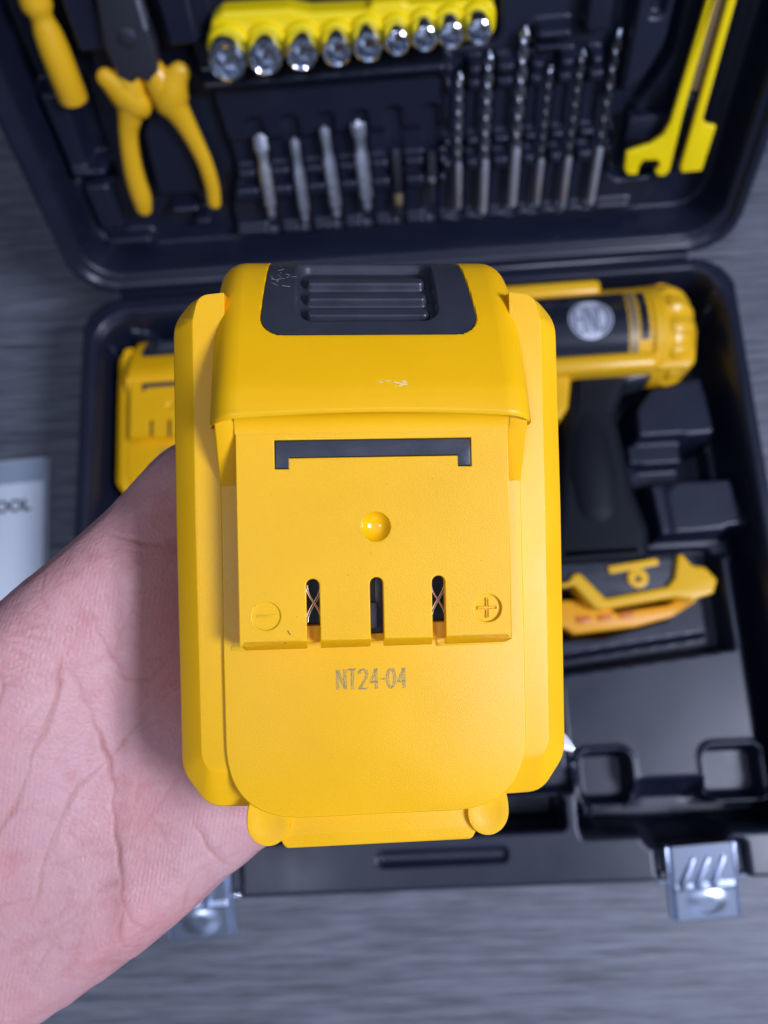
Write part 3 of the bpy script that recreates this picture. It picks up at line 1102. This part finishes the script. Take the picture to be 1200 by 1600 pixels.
# sockets on their yellow rack
rack = empty('socket_rack', lidm(-20, 152, -33))
tag(rack, 'yellow plastic rack holding the row of chrome sockets in the lid', 'socket rack')
b = MB()
b.mesh(extrude([round_poly([(-76, -12, 8), (81, -10, 8), (81, 10, 9), (34, 11, 6), (30, 13, 4), (14, 13, 4), (10, 10, 4), (-20, 11, 6), (-32, 14, 6), (-68, 15, 8), (-76, 10, 8)], 6, 5)], 2, 18, 3, 3))
sk = [(-87, 149.5, 10.3), (-66, 150, 9.2), (-46, 150, 8.4), (-27, 150, 7.7), (-10, 151, 7.7), (6, 152, 6.5), (21, 153, 6.5), (35, 153.3, 6.7), (50, 154, 6.5)]
for s, t, r in sk:
    b.lathe([(8, r + 2.2), (19.5, r + 2.2), (21, r + 1.2), (21.2, .05)], o=(s + 20, t - 152, 0), n=32)
b.build('rack_body', 'yel_lemon', rack)
socket_words = ['largest chrome socket at the left end of the rack', 'second chrome socket from the left end of the rack', 'third chrome socket from the left end of the rack', 'fourth chrome socket from the left on the rack', 'middle chrome socket of the nine on the rack', 'fourth chrome socket from the right on the rack', 'third chrome socket from the right end of the rack', 'second chrome socket from the right end of the rack', 'chrome socket at the right end of the rack']
for (s, t, r), wd in zip(sk, socket_words):
    fr = lambda a, i: (1 if i < 7 else .93 + .07 * abs(math.cos(3 * a)))
    d = MB().lathe([(-9, r * .9), (-2, r * .92), (0, r * .97), (3, r), (14.5, r), (15.6, r * .96), (16, r * .86), (15.2, r * .74), (14, r * .68), (4, r * .66), (3.8, .05)], n=48, fr=fr).build('socket', 'steel', None, angle=30)
    d.matrix_world = lidm(s, t, -12.5)
    tag(d, wd, 'socket', 'chrome sockets on the yellow rack')

# screwdriver bits
bits = ['slot', 'phil', 'phil', 'phil']
bl = ['flat double-ended screwdriver bit, leftmost of the four long bits', 'thin-tipped double-ended screwdriver bit, second of the four long bits', 'cross-tip double-ended screwdriver bit, third of the four long bits', 'widest cross-tip screwdriver bit, right end of the four long bits']
ln = [(38, 97), (32, 93), (34, 99), (38, 101)]
for k in range(4):
    s, (t0, t1) = bit_s[k], ln[k]
    L_ = t1 - t0
    r = (4.0, 3.7, 4.0, 4.4)[k]
    b = MB()
    tipr = r * (.95 if k in (0, 3) else .7)
    b.lathe([(0, .8), (3, tipr * .6), (5, r * .7), (7, r * .62), (9, r * .62), (11, r), (L_ - 22, r), (L_ - 19, r * .72), (L_ - 13, r * .72), (L_ - 9, tipr), (L_ - 3, tipr * .8), (L_, .9)], axis=(0, 1, 0), n=6 if k else 12)
    if k == 0:
        b.v = [(x * (1.0 + .35 * max(0, min(1, (y - (L_ - 16)) / 10))), y, z * (1 - .75 * max(0, min(1, (y - (L_ - 12)) / 10)))) for x, y, z in b.v]
    else:
        for a in (0, 90):
            b.box(-tipr * 1.02, tipr * 1.02, L_ - 10, L_ - 2, -.55, .55, .2, mtx=Euler((0, R(a), 0)).to_matrix().to_4x4())
    o = b.build('screwdriver_bit', 'bit_steel', None, angle=25)
    o.matrix_world = lidm(s, t0, -19.5, (-2.5, -1.5, 1, 1)[k])
    tag(o, bl[k], 'screwdriver bit', 'double-ended screwdriver bits in the lid')
o = MB().lathe([(0, 1.6), (1, 2), (24, 2.1), (26, 3.2), (44, 3.3), (50, 2.6), (51, 1.8), (47, 1.6)], axis=(0, 1, 0), n=6).build('bit_adapter', 'dark_steel')
o.matrix_world = lidm(bit_s[4], 29, -21)
tag(o, 'dark bit adapter with a brown collar right of the screwdriver bits', 'bit adapter')
MB().lathe([(12, 2.4), (13, 2.9), (19, 2.9), (20, 2.4)], axis=(0, 1, 0), n=16).build('collar', 'brass', o)
o = MB().lathe([(0, 1.5), (10, 1.8), (16, 2.2), (17, 3.2), (30, 3.3), (36, 2.4), (36.5, 1.5)], axis=(0, 1, 0), n=6).build('bit_holder', 'dark_steel')
o.matrix_world = lidm(bit_s[5], 40, -21)
tag(o, 'short dark bit holder just left of the drill bits', 'bit holder')
MB().lathe([(16, 3.3), (17, 3.6), (19, 3.6), (20, 3.3)], axis=(0, 1, 0), n=16).build('ring', 'steel', o)

# twist drills
dl = [(35, 124, 2.3), (30, 135, 2.6), (34, 146, 2.9), (33, 124, 2.1), (29, 131, 2.3), (31, 141, 2.6)]
dwords = ['shortest silver drill bit, leftmost of the six', 'medium silver drill bit, second from the left of six', 'longest and thickest drill bit, third from the left of six', 'thin drill bit with dark flutes, third from the right of six', 'drill bit with dark flutes, second from the right of six', 'long drill bit with dark flutes, right end of the six']
for k, (t0, t1, r) in enumerate(dl):
    b = MB()
    L_ = t1 - t0
    b.lathe([(0, r * .7), (1, r), (L_ * .36, r), (L_ * .37, r * .9)], axis=(0, 1, 0), n=16)
    o = b.build('drill_bit', 'bit_steel')
    n = 110
    rings = []
    y0, y1 = L_ * .365, L_
    for i in range(n + 1):
        y = y0 + (y1 - y0) * i / n
        ph = (y - y0) / (r * 7.5) * 2 * math.pi
        tip = min(1, (y1 - y) / (r * 1.6) + .05)
        rg = []
        for j in range(20):
            a = 2 * math.pi * j / 20
            rr = r * tip * (.62 + .38 * min(1, (abs(math.cos(a)) * 1.25) ** 2))
            rg.append((rr * math.cos(a + ph), y, rr * math.sin(a + ph)))
        rings.append(rg)
    MB().loft(rings).build('flutes', 'flute_steel' if k > 2 else 'flute_bright', o, angle=50)
    o.matrix_world = lidm(dr_s[k], t0, -20)
    tag(o, dwords[k], 'drill bit', 'twist drill bits in the lid')

# pliers
pli = empty('pliers', lidm(-140, 130, -33))
tag(pli, 'pliers with yellow grips and dark steel jaws in the lid', 'pliers')
PI_ = Matrix.Translation(mm(140, -130, 0))
cs = lambda pts, n=40: (lambda ts: [tuple(np.interp(ts[i], np.linspace(0, 1, len(pts)), [p[k] for p in pts]) for k in range(4)) for i in range(n)])(np.linspace(0, 1, n))


def smooth_path(pts, n=40):
    p = np.array(pts, float)
    p = np.vstack([2 * p[0] - p[1], p, 2 * p[-1] - p[-2]])
    o = []
    for i in range(1, len(p) - 2):
        for t in np.linspace(0, 1, 8, endpoint=False):
            a, q, c, d = p[i - 1:i + 3]
            o.append(tuple(.5 * (2 * q + (c - a) * t + (2 * a - 5 * q + 4 * c - d) * t * t + (3 * q - a - 3 * c + d) * t ** 3)))
    o.append(tuple(p[-2]))
    return o


b = MB()
b.tube(smooth_path([(-149.5, 143, 14, 6.5), (-150, 134, 15, 8.2), (-152, 125, 15, 9.2), (-156, 115, 15, 7.2), (-160.5, 105, 15, 5.8), (-164, 90, 15, 5.8), (-166, 75, 15, 6.4), (-166.5, 62, 15, 6.6), (-167.5, 54, 15, 5.4)]), n=20, flat=.8)
b.tube([(-150, 122, 15, 9.5), (-154, 128, 15, 10.5), (-158, 133, 15, 8.5), (-162, 137, 15, 6)], n=18, flat=.8)
b.build('handle_grip', 'yel_tool', pli, PI_)
b = MB()
b.tube(smooth_path([(-135.5, 144, 14, 5.5), (-133, 134, 15, 8.5), (-129.5, 122, 15, 9.5), (-125.5, 111, 15, 7), (-122, 98, 15, 5.6), (-119, 82, 15, 5), (-118.5, 66, 15, 4.8), (-120, 54, 15, 4.4)]), n=20, flat=.8)
b.tube([(-130, 121, 15, 9.5), (-128, 127, 15, 11), (-124, 133, 15, 8.5), (-119.5, 137, 15, 6)], n=18, flat=.8)
b.build('handle_grip', 'yel_tool', pli, PI_)
MB().mesh(extrude([round_poly([(-154, 140), (-148, 133), (-142, 139), (-137, 133), (-130, 141), (-128, 152), (-129, 176), (-134, 205), (-138, 222), (-143, 222), (-147, 205), (-152, 178), (-156, 154)], 5, 4)], 8, 21, 2.5, 3)).build('jaws', 'dark_steel', pli, PI_)
MB().lathe([(20, 5), (22, 5), (22.6, 4), (22.8, .05)], o=(-141, 160, 0), n=24).build('rivet', 'dark_steel', pli, PI_)
MB().box(-131, -128.6, 163, 200, 15, 22, .6).build('cutting_edge', 'bit_steel', pli, PI_)

# screwdriver
sd = empty('screwdriver', lidm(-186.5, 124, -20, 0))
tag(sd, 'glossy yellow screwdriver handle running out of view beside the pliers', 'screwdriver')
MB().lathe([(0, 6), (.8, 7.6), (3, 8.6), (30, 8.5), (40, 7.6), (44, 6.4), (46, 6.1), (48, 6.4), (51, 8.4), (54, 8.6), (62, 7.6), (76, 5.5), (80, 4)], axis=(0, 1, 0), n=40).build('handle', 'yel_tool', sd)
MB().lathe([(79, 2.6), (190, 2.6), (192, 1.5)], axis=(0, 1, 0), n=16).build('shaft', 'bit_steel', sd)

# knife
kn = empty('utility_knife', lidm(175, 100, -34))
tag(kn, 'utility knife with bright yellow side rails at the right of the lid', 'utility knife')
KI = Matrix.Translation(mm(-175, -100, 0))
rl = [(174, 215), (178.3, 215), (176.8, 157), (175.0, 95), (175.3, 58.2), (173, 55), (168.5, 55.3), (166, 58.9), (168.3, 62.2), (166.3, 66), (157.4, 66.8), (155.3, 63.3), (155.3, 57.2), (149.1, 57.5), (146.4, 61.4), (145.3, 73.0), (150, 74.5), (159.1, 77), (165.8, 82.1), (168.4, 90), (172.4, 157.3)]
MB().mesh(extrude([round_poly(rl, 3, 1.2)], 22.5, 26, .9, 2)).build('side_rail', 'yel_lemon', kn, KI)
rr_ = [(183.6, 215), (188.3, 215), (188.0, 156), (187.6, 90.3), (191, 87), (197, 85.6), (196, 56.5), (183.4, 56.3), (181.8, 59.8), (182.4, 88.8), (183.4, 156)]
MB().mesh(extrude([round_poly(rr_, 3, 1.2)], 22.5, 26, .9, 2)).build('side_rail', 'yel_lemon', kn, KI)
MB().box(176, 184, 106, 215, 10, 22, .8).build('blade_guard', 'brass', kn, KI)
b = MB()
b.box(170.5, 187, 52, 106, 6, 18, 1.5)
b.box(146, 172, 74, 90, 6, 16, 2)
b.build('core', 'blk_case', kn, KI)
b = MB()
b.box(175.5, 181, 99, 104, 16, 21, 1)
b.box(175.5, 181, 94, 97, 16, 20, 1)
b.build('slider', 'blk_latch', kn, KI)

# ------------------------------------------------------------------ the hand behind the battery
HAND = Matrix.Translation((-.00618, .03663, .40437)) @ Euler((R(13.108), R(2.926), R(-2.797))).to_matrix().to_4x4()
palm = [(-15, -72, -42), (-32.4, -87.8, -40.2), (-39.5, -93.0, -38.2), (-48.7, -100.7, -35.6), (-63.5, -111.6, -31.2), (-83.0, -123.0, -25.0), (-98.5, -131.4, -19.8), (-121.0, -140, -11.4), (-146, -122.0, -4.8), (-136, -83.7, -7.9), (-118, -52, -13.6), (-101.0, -31.2, -18.9), (-90.9, -20.9, -22.4), (-80.5, -11.1, -26.3), (-68.3, 1.3, -31.3), (-54.0, 17.2, -37.0), (-40, 17, -41), (-28, 2.0, -42.2), (-18, -33.6, -42.2)]
ts = np.linspace(0, len(palm), 200, endpoint=False)
pa = np.array(palm)


def cr(t):
    i = int(t)
    f = t - i
    a, q, c, d = (pa[(i + k) % len(pa)] for k in (-1, 0, 1, 2))
    return .5 * (2 * q + (c - a) * f + (2 * a - 5 * q + 4 * c - d) * f * f + (3 * q - a - 3 * c + d) * f ** 3)


oln = np.array([cr(t) for t in ts])
gx, gy = np.meshgrid(np.arange(-150, 0, 2.5), np.arange(-142, 22, 2.5))
dg_ = sd_poly(gx, gy, oln[:, :2])
ii = dg_ < -1.2
pts2 = np.vstack([oln[:, :2], np.stack([gx[ii], gy[ii]], -1)])
nb = len(oln)
vv2, _, ff2, *_ = delaunay_2d_cdt([Vector(p) for p in pts2], [(i, (i + 1) % nb) for i in range(nb)], [], 1, 1e-4)
vx = np.array([tuple(p) for p in vv2])
dd = np.abs(sd_poly(vx[:, 0], vx[:, 1], oln[:, :2]))
dd[:nb] = 0


def mid_z(x, y):
    return -22.6 - .31 * (x + 91) * np.where(x < -60, 1, .9) - np.clip(y + 14, 0, 40) * .12


zm = np.clip(mid_z(vx[:, 0], vx[:, 1]), -42.5, 6)
RT = 12.5
q_ = np.clip(dd / RT, 0, 1)
half = RT * np.sqrt(np.maximum(0, 1 - (1 - q_) ** 2))
relief = 4.6 * np.exp(-((vx[:, 0] + 84) / 16) ** 2 - ((vx[:, 1] + 46) / 26) ** 2) + 3.4 * np.exp(-((vx[:, 0] + 62) / 20) ** 2 - ((vx[:, 1] + 98) / 16) ** 2) \
    - 2.6 * np.exp(-((vx[:, 0] + 62) / 11) ** 2 - ((vx[:, 1] + 58) / 18) ** 2) + 2.6 * np.exp(-((vx[:, 0] + 57) / 11) ** 2 - ((vx[:, 1] + 18) / 11) ** 2) \
    - 8 * np.exp(-((vx[:, 0] + 42) / 13) ** 2 - ((vx[:, 1] + 24) / 24) ** 2) + 1.6 * np.exp(-((vx[:, 0] + 44) / 8) ** 2 - ((vx[:, 1] + 68) / 12) ** 2)
relief *= np.clip(dd / 9, 0, 1)
tri = [tuple(f) for f in ff2]
N = len(vx)
V = [(vx[i, 0], vx[i, 1], zm[i] + half[i] + relief[i]) for i in range(N)]
V += [(vx[i, 0], vx[i, 1], zm[i] - half[i] * 1.15) for i in range(N)]
Fc = tri + [tuple(i + N for i in reversed(f)) for f in tri]
hb = MB().add(V, Fc)


def finger(path, n_ball=34):
    p = np.array(path, float)
    for t in np.linspace(0, len(p) - 1, n_ball):
        i = min(int(t), len(p) - 2)
        f = t - i
        x = p[i] * (1 - f) + p[i + 1] * f
        hb.ball(x[:3], x[3], 10)


finger([(-55, -6, -37, 11), (-50, 6, -40.5, 10.2), (-28, 22, -43, 8.8), (-8, 36, -42, 8.2), (6, 46, -40.5, 7.2)])
finger([(-54, -28, -41, 11), (-22, -17, -42, 9.6), (2, -11, -42, 8.8), (20, -7, -40.5, 8), (29, -6, -38.5, 7)])
finger([(-48, -52, -41, 10.5), (-18, -53, -42, 9.2), (10, -54, -42, 8.6), (30, -55, -41, 7.6), (39, -54.5, -39.5, 6.2)])
finger([(-42, -76, -41, 9.5), (-18, -71.5, -42, 8.0), (2, -68, -42, 7.4), (14, -66, -40, 6.8), (21, -65, -38.5, 5.8)])
finger([(-96, -58, -17, 13), (-108, -45, -22, 13), (-122, -34, -28, 11), (-134, -20, -34, 9.8), (-138, -6, -39, 9.4), (-138, 6, -42, 7.6)])
finger([(-118, -112, -14, 22), (-150, -140, -6, 24), (-190, -172, 0, 27)], 60)
tm = raw('hand', hb.v, hb.f)
t = bpy.data.objects.new('hand', tm)
COL.objects.link(t)
md = t.modifiers.new('remesh', 'REMESH')
md.mode = 'VOXEL'
md.voxel_size = .00055
sm_ = t.modifiers.new('smooth', 'SMOOTH')
sm_.factor = .5
sm_.iterations = 26
me = bpy.data.meshes.new_from_object(t.evaluated_get(bpy.context.evaluated_depsgraph_get()))
bpy.data.objects.remove(t)
me.name = 'hand'
nv = len(me.vertices)
co = np.empty(nv * 3, np.float32)
me.vertices.foreach_get('co', co)
co = co.reshape(-1, 3).astype(float) * 1000
nr = np.empty(nv * 3, np.float32)
me.vertices.foreach_get('normal', nr)
nr = nr.reshape(-1, 3)
creases = [([(-85.9, -26.5), (-82.2, -29.6), (-78.8, -32.7)], .7), ([(-84.2, -28.7), (-83.8, -41.7), (-85.3, -50.2)], .5),
           ([(-73.4, -32.3), (-72.4, -38.3), (-74.7, -45.4), (-78.5, -56.7), (-82.2, -66.4), (-85.9, -73.0), (-90, -82)], .85),
           ([(-67.2, -21.5), (-64.2, -31.4), (-60.9, -38.3)], .5), ([(-70.8, -35.4), (-66.9, -46.1), (-64.9, -56.7), (-62.9, -68.9), (-61.3, -79.6), (-60.2, -90.3), (-54.7, -98.8)], .9),
           ([(-55.4, -47.1), (-61.6, -54.8), (-69.5, -62.9), (-74.1, -70.4), (-76.6, -80.3), (-79.5, -91.4)], .75),
           ([(-66.6, -4.0), (-61.8, -5.3), (-56.3, -7.6), (-50.7, -8.4)], .6), ([(-50.2, -33.7), (-54.7, -39.5), (-59.5, -39.5), (-62.9, -37.4)], .55),
           ([(-45.1, -71.0), (-42.6, -76.8), (-39.7, -82.6), (-36.8, -86.1)], .8), ([(-43.7, -71.5), (-41.2, -77.7), (-37.5, -83.6)], .5),
           ([(-60.2, -90.3), (-59.8, -99.4), (-55.8, -102.8)], .5), ([(-85.9, -87.3), (-78.5, -86.9)], .35), ([(-76.0, -59.9), (-69.5, -65.1), (-65.6, -67.1)], .3),
           ([(-77.2, -79.4), (-66.9, -78.8), (-60.9, -78.9)], .35), ([(-82.2, -25.2), (-78.5, -26.9), (-73.4, -30.8)], .4), ([(-83.5, -27.3), (-77.2, -24.8), (-72.1, -29.4)], .35),
           ([(-78.6, -11.6), (-77.9, -18.9), (-74.7, -27.1)], .3), ([(-58, -74), (-52, -68), (-47, -60)], .25), ([(-80, -50), (-76, -52), (-70, -50)], .25)]
minor = []
for k in range(90):
    x, y = rnd.uniform(-92, -45), rnd.uniform(-112, -8)
    a = rnd.gauss(1.2, .7)
    l_ = rnd.uniform(4, 11)
    minor.append(([(x, y), (x + l_ * .5 * math.cos(a) + rnd.uniform(-.6, .6), y + l_ * .5 * math.sin(a)), (x + l_ * math.cos(a), y + l_ * math.sin(a))], rnd.uniform(.12, .34)))
K = np.zeros(nv)
front = nr[:, 2] > .1
wob = .45 * np.sin(co[:, 0] * .35 + co[:, 1] * .28) + .2 * np.sin(co[:, 1] * .9 - co[:, 0] * .4)
KC = np.zeros(nv)
for k in range(9):
    y = -22 - 1.9 * k
    minor.append(([(-92, y + 2 + k * .3), (-86, y), (-80, y - .6 - k * .15), (-74 + rnd.uniform(-3, 2), y - 2.4 - k * .3)], rnd.uniform(.25, .5)))
for k in range(70):
    x, y = rnd.uniform(-88, -46), rnd.uniform(-100, -15)
    a = rnd.choice((.35, 2.2, 1.35)) + rnd.gauss(0, .15)
    l_ = rnd.uniform(6, 15)
    minor.append(([(x, y), (x + l_ * math.cos(a), y + l_ * math.sin(a))], rnd.uniform(.16, .4)))
for pts, st in creases + minor:
    d = np.full(nv, 1e9)
    tp = np.zeros(nv)
    seg_n = len(pts) - 1
    sel = front & (co[:, 0] < -30)
    xx, yy = co[sel, 0] + wob[sel], co[sel, 1] + wob[sel] * .6
    for (xa_, ya_), (xb_, yb_) in zip(pts[:-1], pts[1:]):
        dn = sd_seg(xx, yy, xa_, ya_, xb_, yb_, 0)
        tt = np.clip(((xx - xa_) * (xb_ - xa_) + (yy - ya_) * (yb_ - ya_)) / ((xb_ - xa_) ** 2 + (yb_ - ya_) ** 2), 0, 1)
        q = list(pts).index((xa_, ya_))
        tp[sel] = np.where(dn < d[sel], (q + tt) / seg_n, tp[sel])
        d[sel] = np.minimum(d[sel], dn)
    wd = (.26 + .2 * st) * (1 + .4 * np.sin(co[:, 1] * .31 + co[:, 0] * .17 + st * 20))
    big = (pts, st) not in minor
    kk = st * np.clip(np.sin(math.pi * tp) * 1.6 + .12, 0, 1) * (.72 + .28 * np.sin(co[:, 1] * .23 - co[:, 0] * .29 + st * 9)) * np.exp(-(d / wd) ** 2)
    KC = np.maximum(KC, kk * (1 if big else .8))
    K = np.maximum(K, kk * (1 if big else .35))
co -= nr * (K * .55)[:, None]
me.vertices.foreach_set('co', (co * .001).astype(np.float32).ravel())
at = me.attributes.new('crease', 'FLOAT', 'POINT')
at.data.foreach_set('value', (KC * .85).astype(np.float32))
me.polygons.foreach_set('use_smooth', [True] * len(me.polygons))
me.update()
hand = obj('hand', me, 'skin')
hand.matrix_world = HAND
tag(hand, 'open left hand, palm to the viewer, holding the battery from behind', 'hand')
# finger nails: curved plates on the finger backs, the ring finger's grown past its tip
def nail(c, d, L_, wd, bend, side):
    d = Vector(d).normalized()
    up_ = Vector(side).normalized()
    sd_ = d.cross(up_).normalized()
    rows = []
    for i in range(9):
        t_ = i / 8
        hw = wd * (1 if t_ < .6 else math.sqrt(max(.04, 1 - ((t_ - .6) / .42) ** 2)))
        rows.append([tuple(Vector(c) + d * (t_ * L_) + sd_ * hw * u_ + up_ * (-.25 * wd * u_ * u_ * 1.4 - bend * t_ * t_)) for u_ in np.linspace(-1, 1, 9)])
    low = [[(p[0] - up_.x * .5, p[1] - up_.y * .5, p[2] - up_.z * .5) for p in r] for r in rows]
    ring = [r + list(reversed(l)) for r, l in zip(rows, low)]
    return MB().loft(ring).build('fingernail', 'nail', hand)


nail((38.5, -52.2, -38.5), (.78, -.58, .12), 13.5, 2.3, .6, (.35, .6, .75))
nail((2, 43, -47.4), (.72, .6, .25), 12, 5.2, 1.2, (-.2, -.1, -1))
nail((23, -6.6, -47.2), (.95, .1, .3), 12, 5.6, 1.2, (.25, 0, -1))
nail((15, -66, -46), (.95, .12, .2), 10, 4.4, 1, (.2, 0, -1))
nail((-146.8, -7, -41), (.05, .97, -.22), 13, 5.6, 1.2, (-1, 0, -.25))
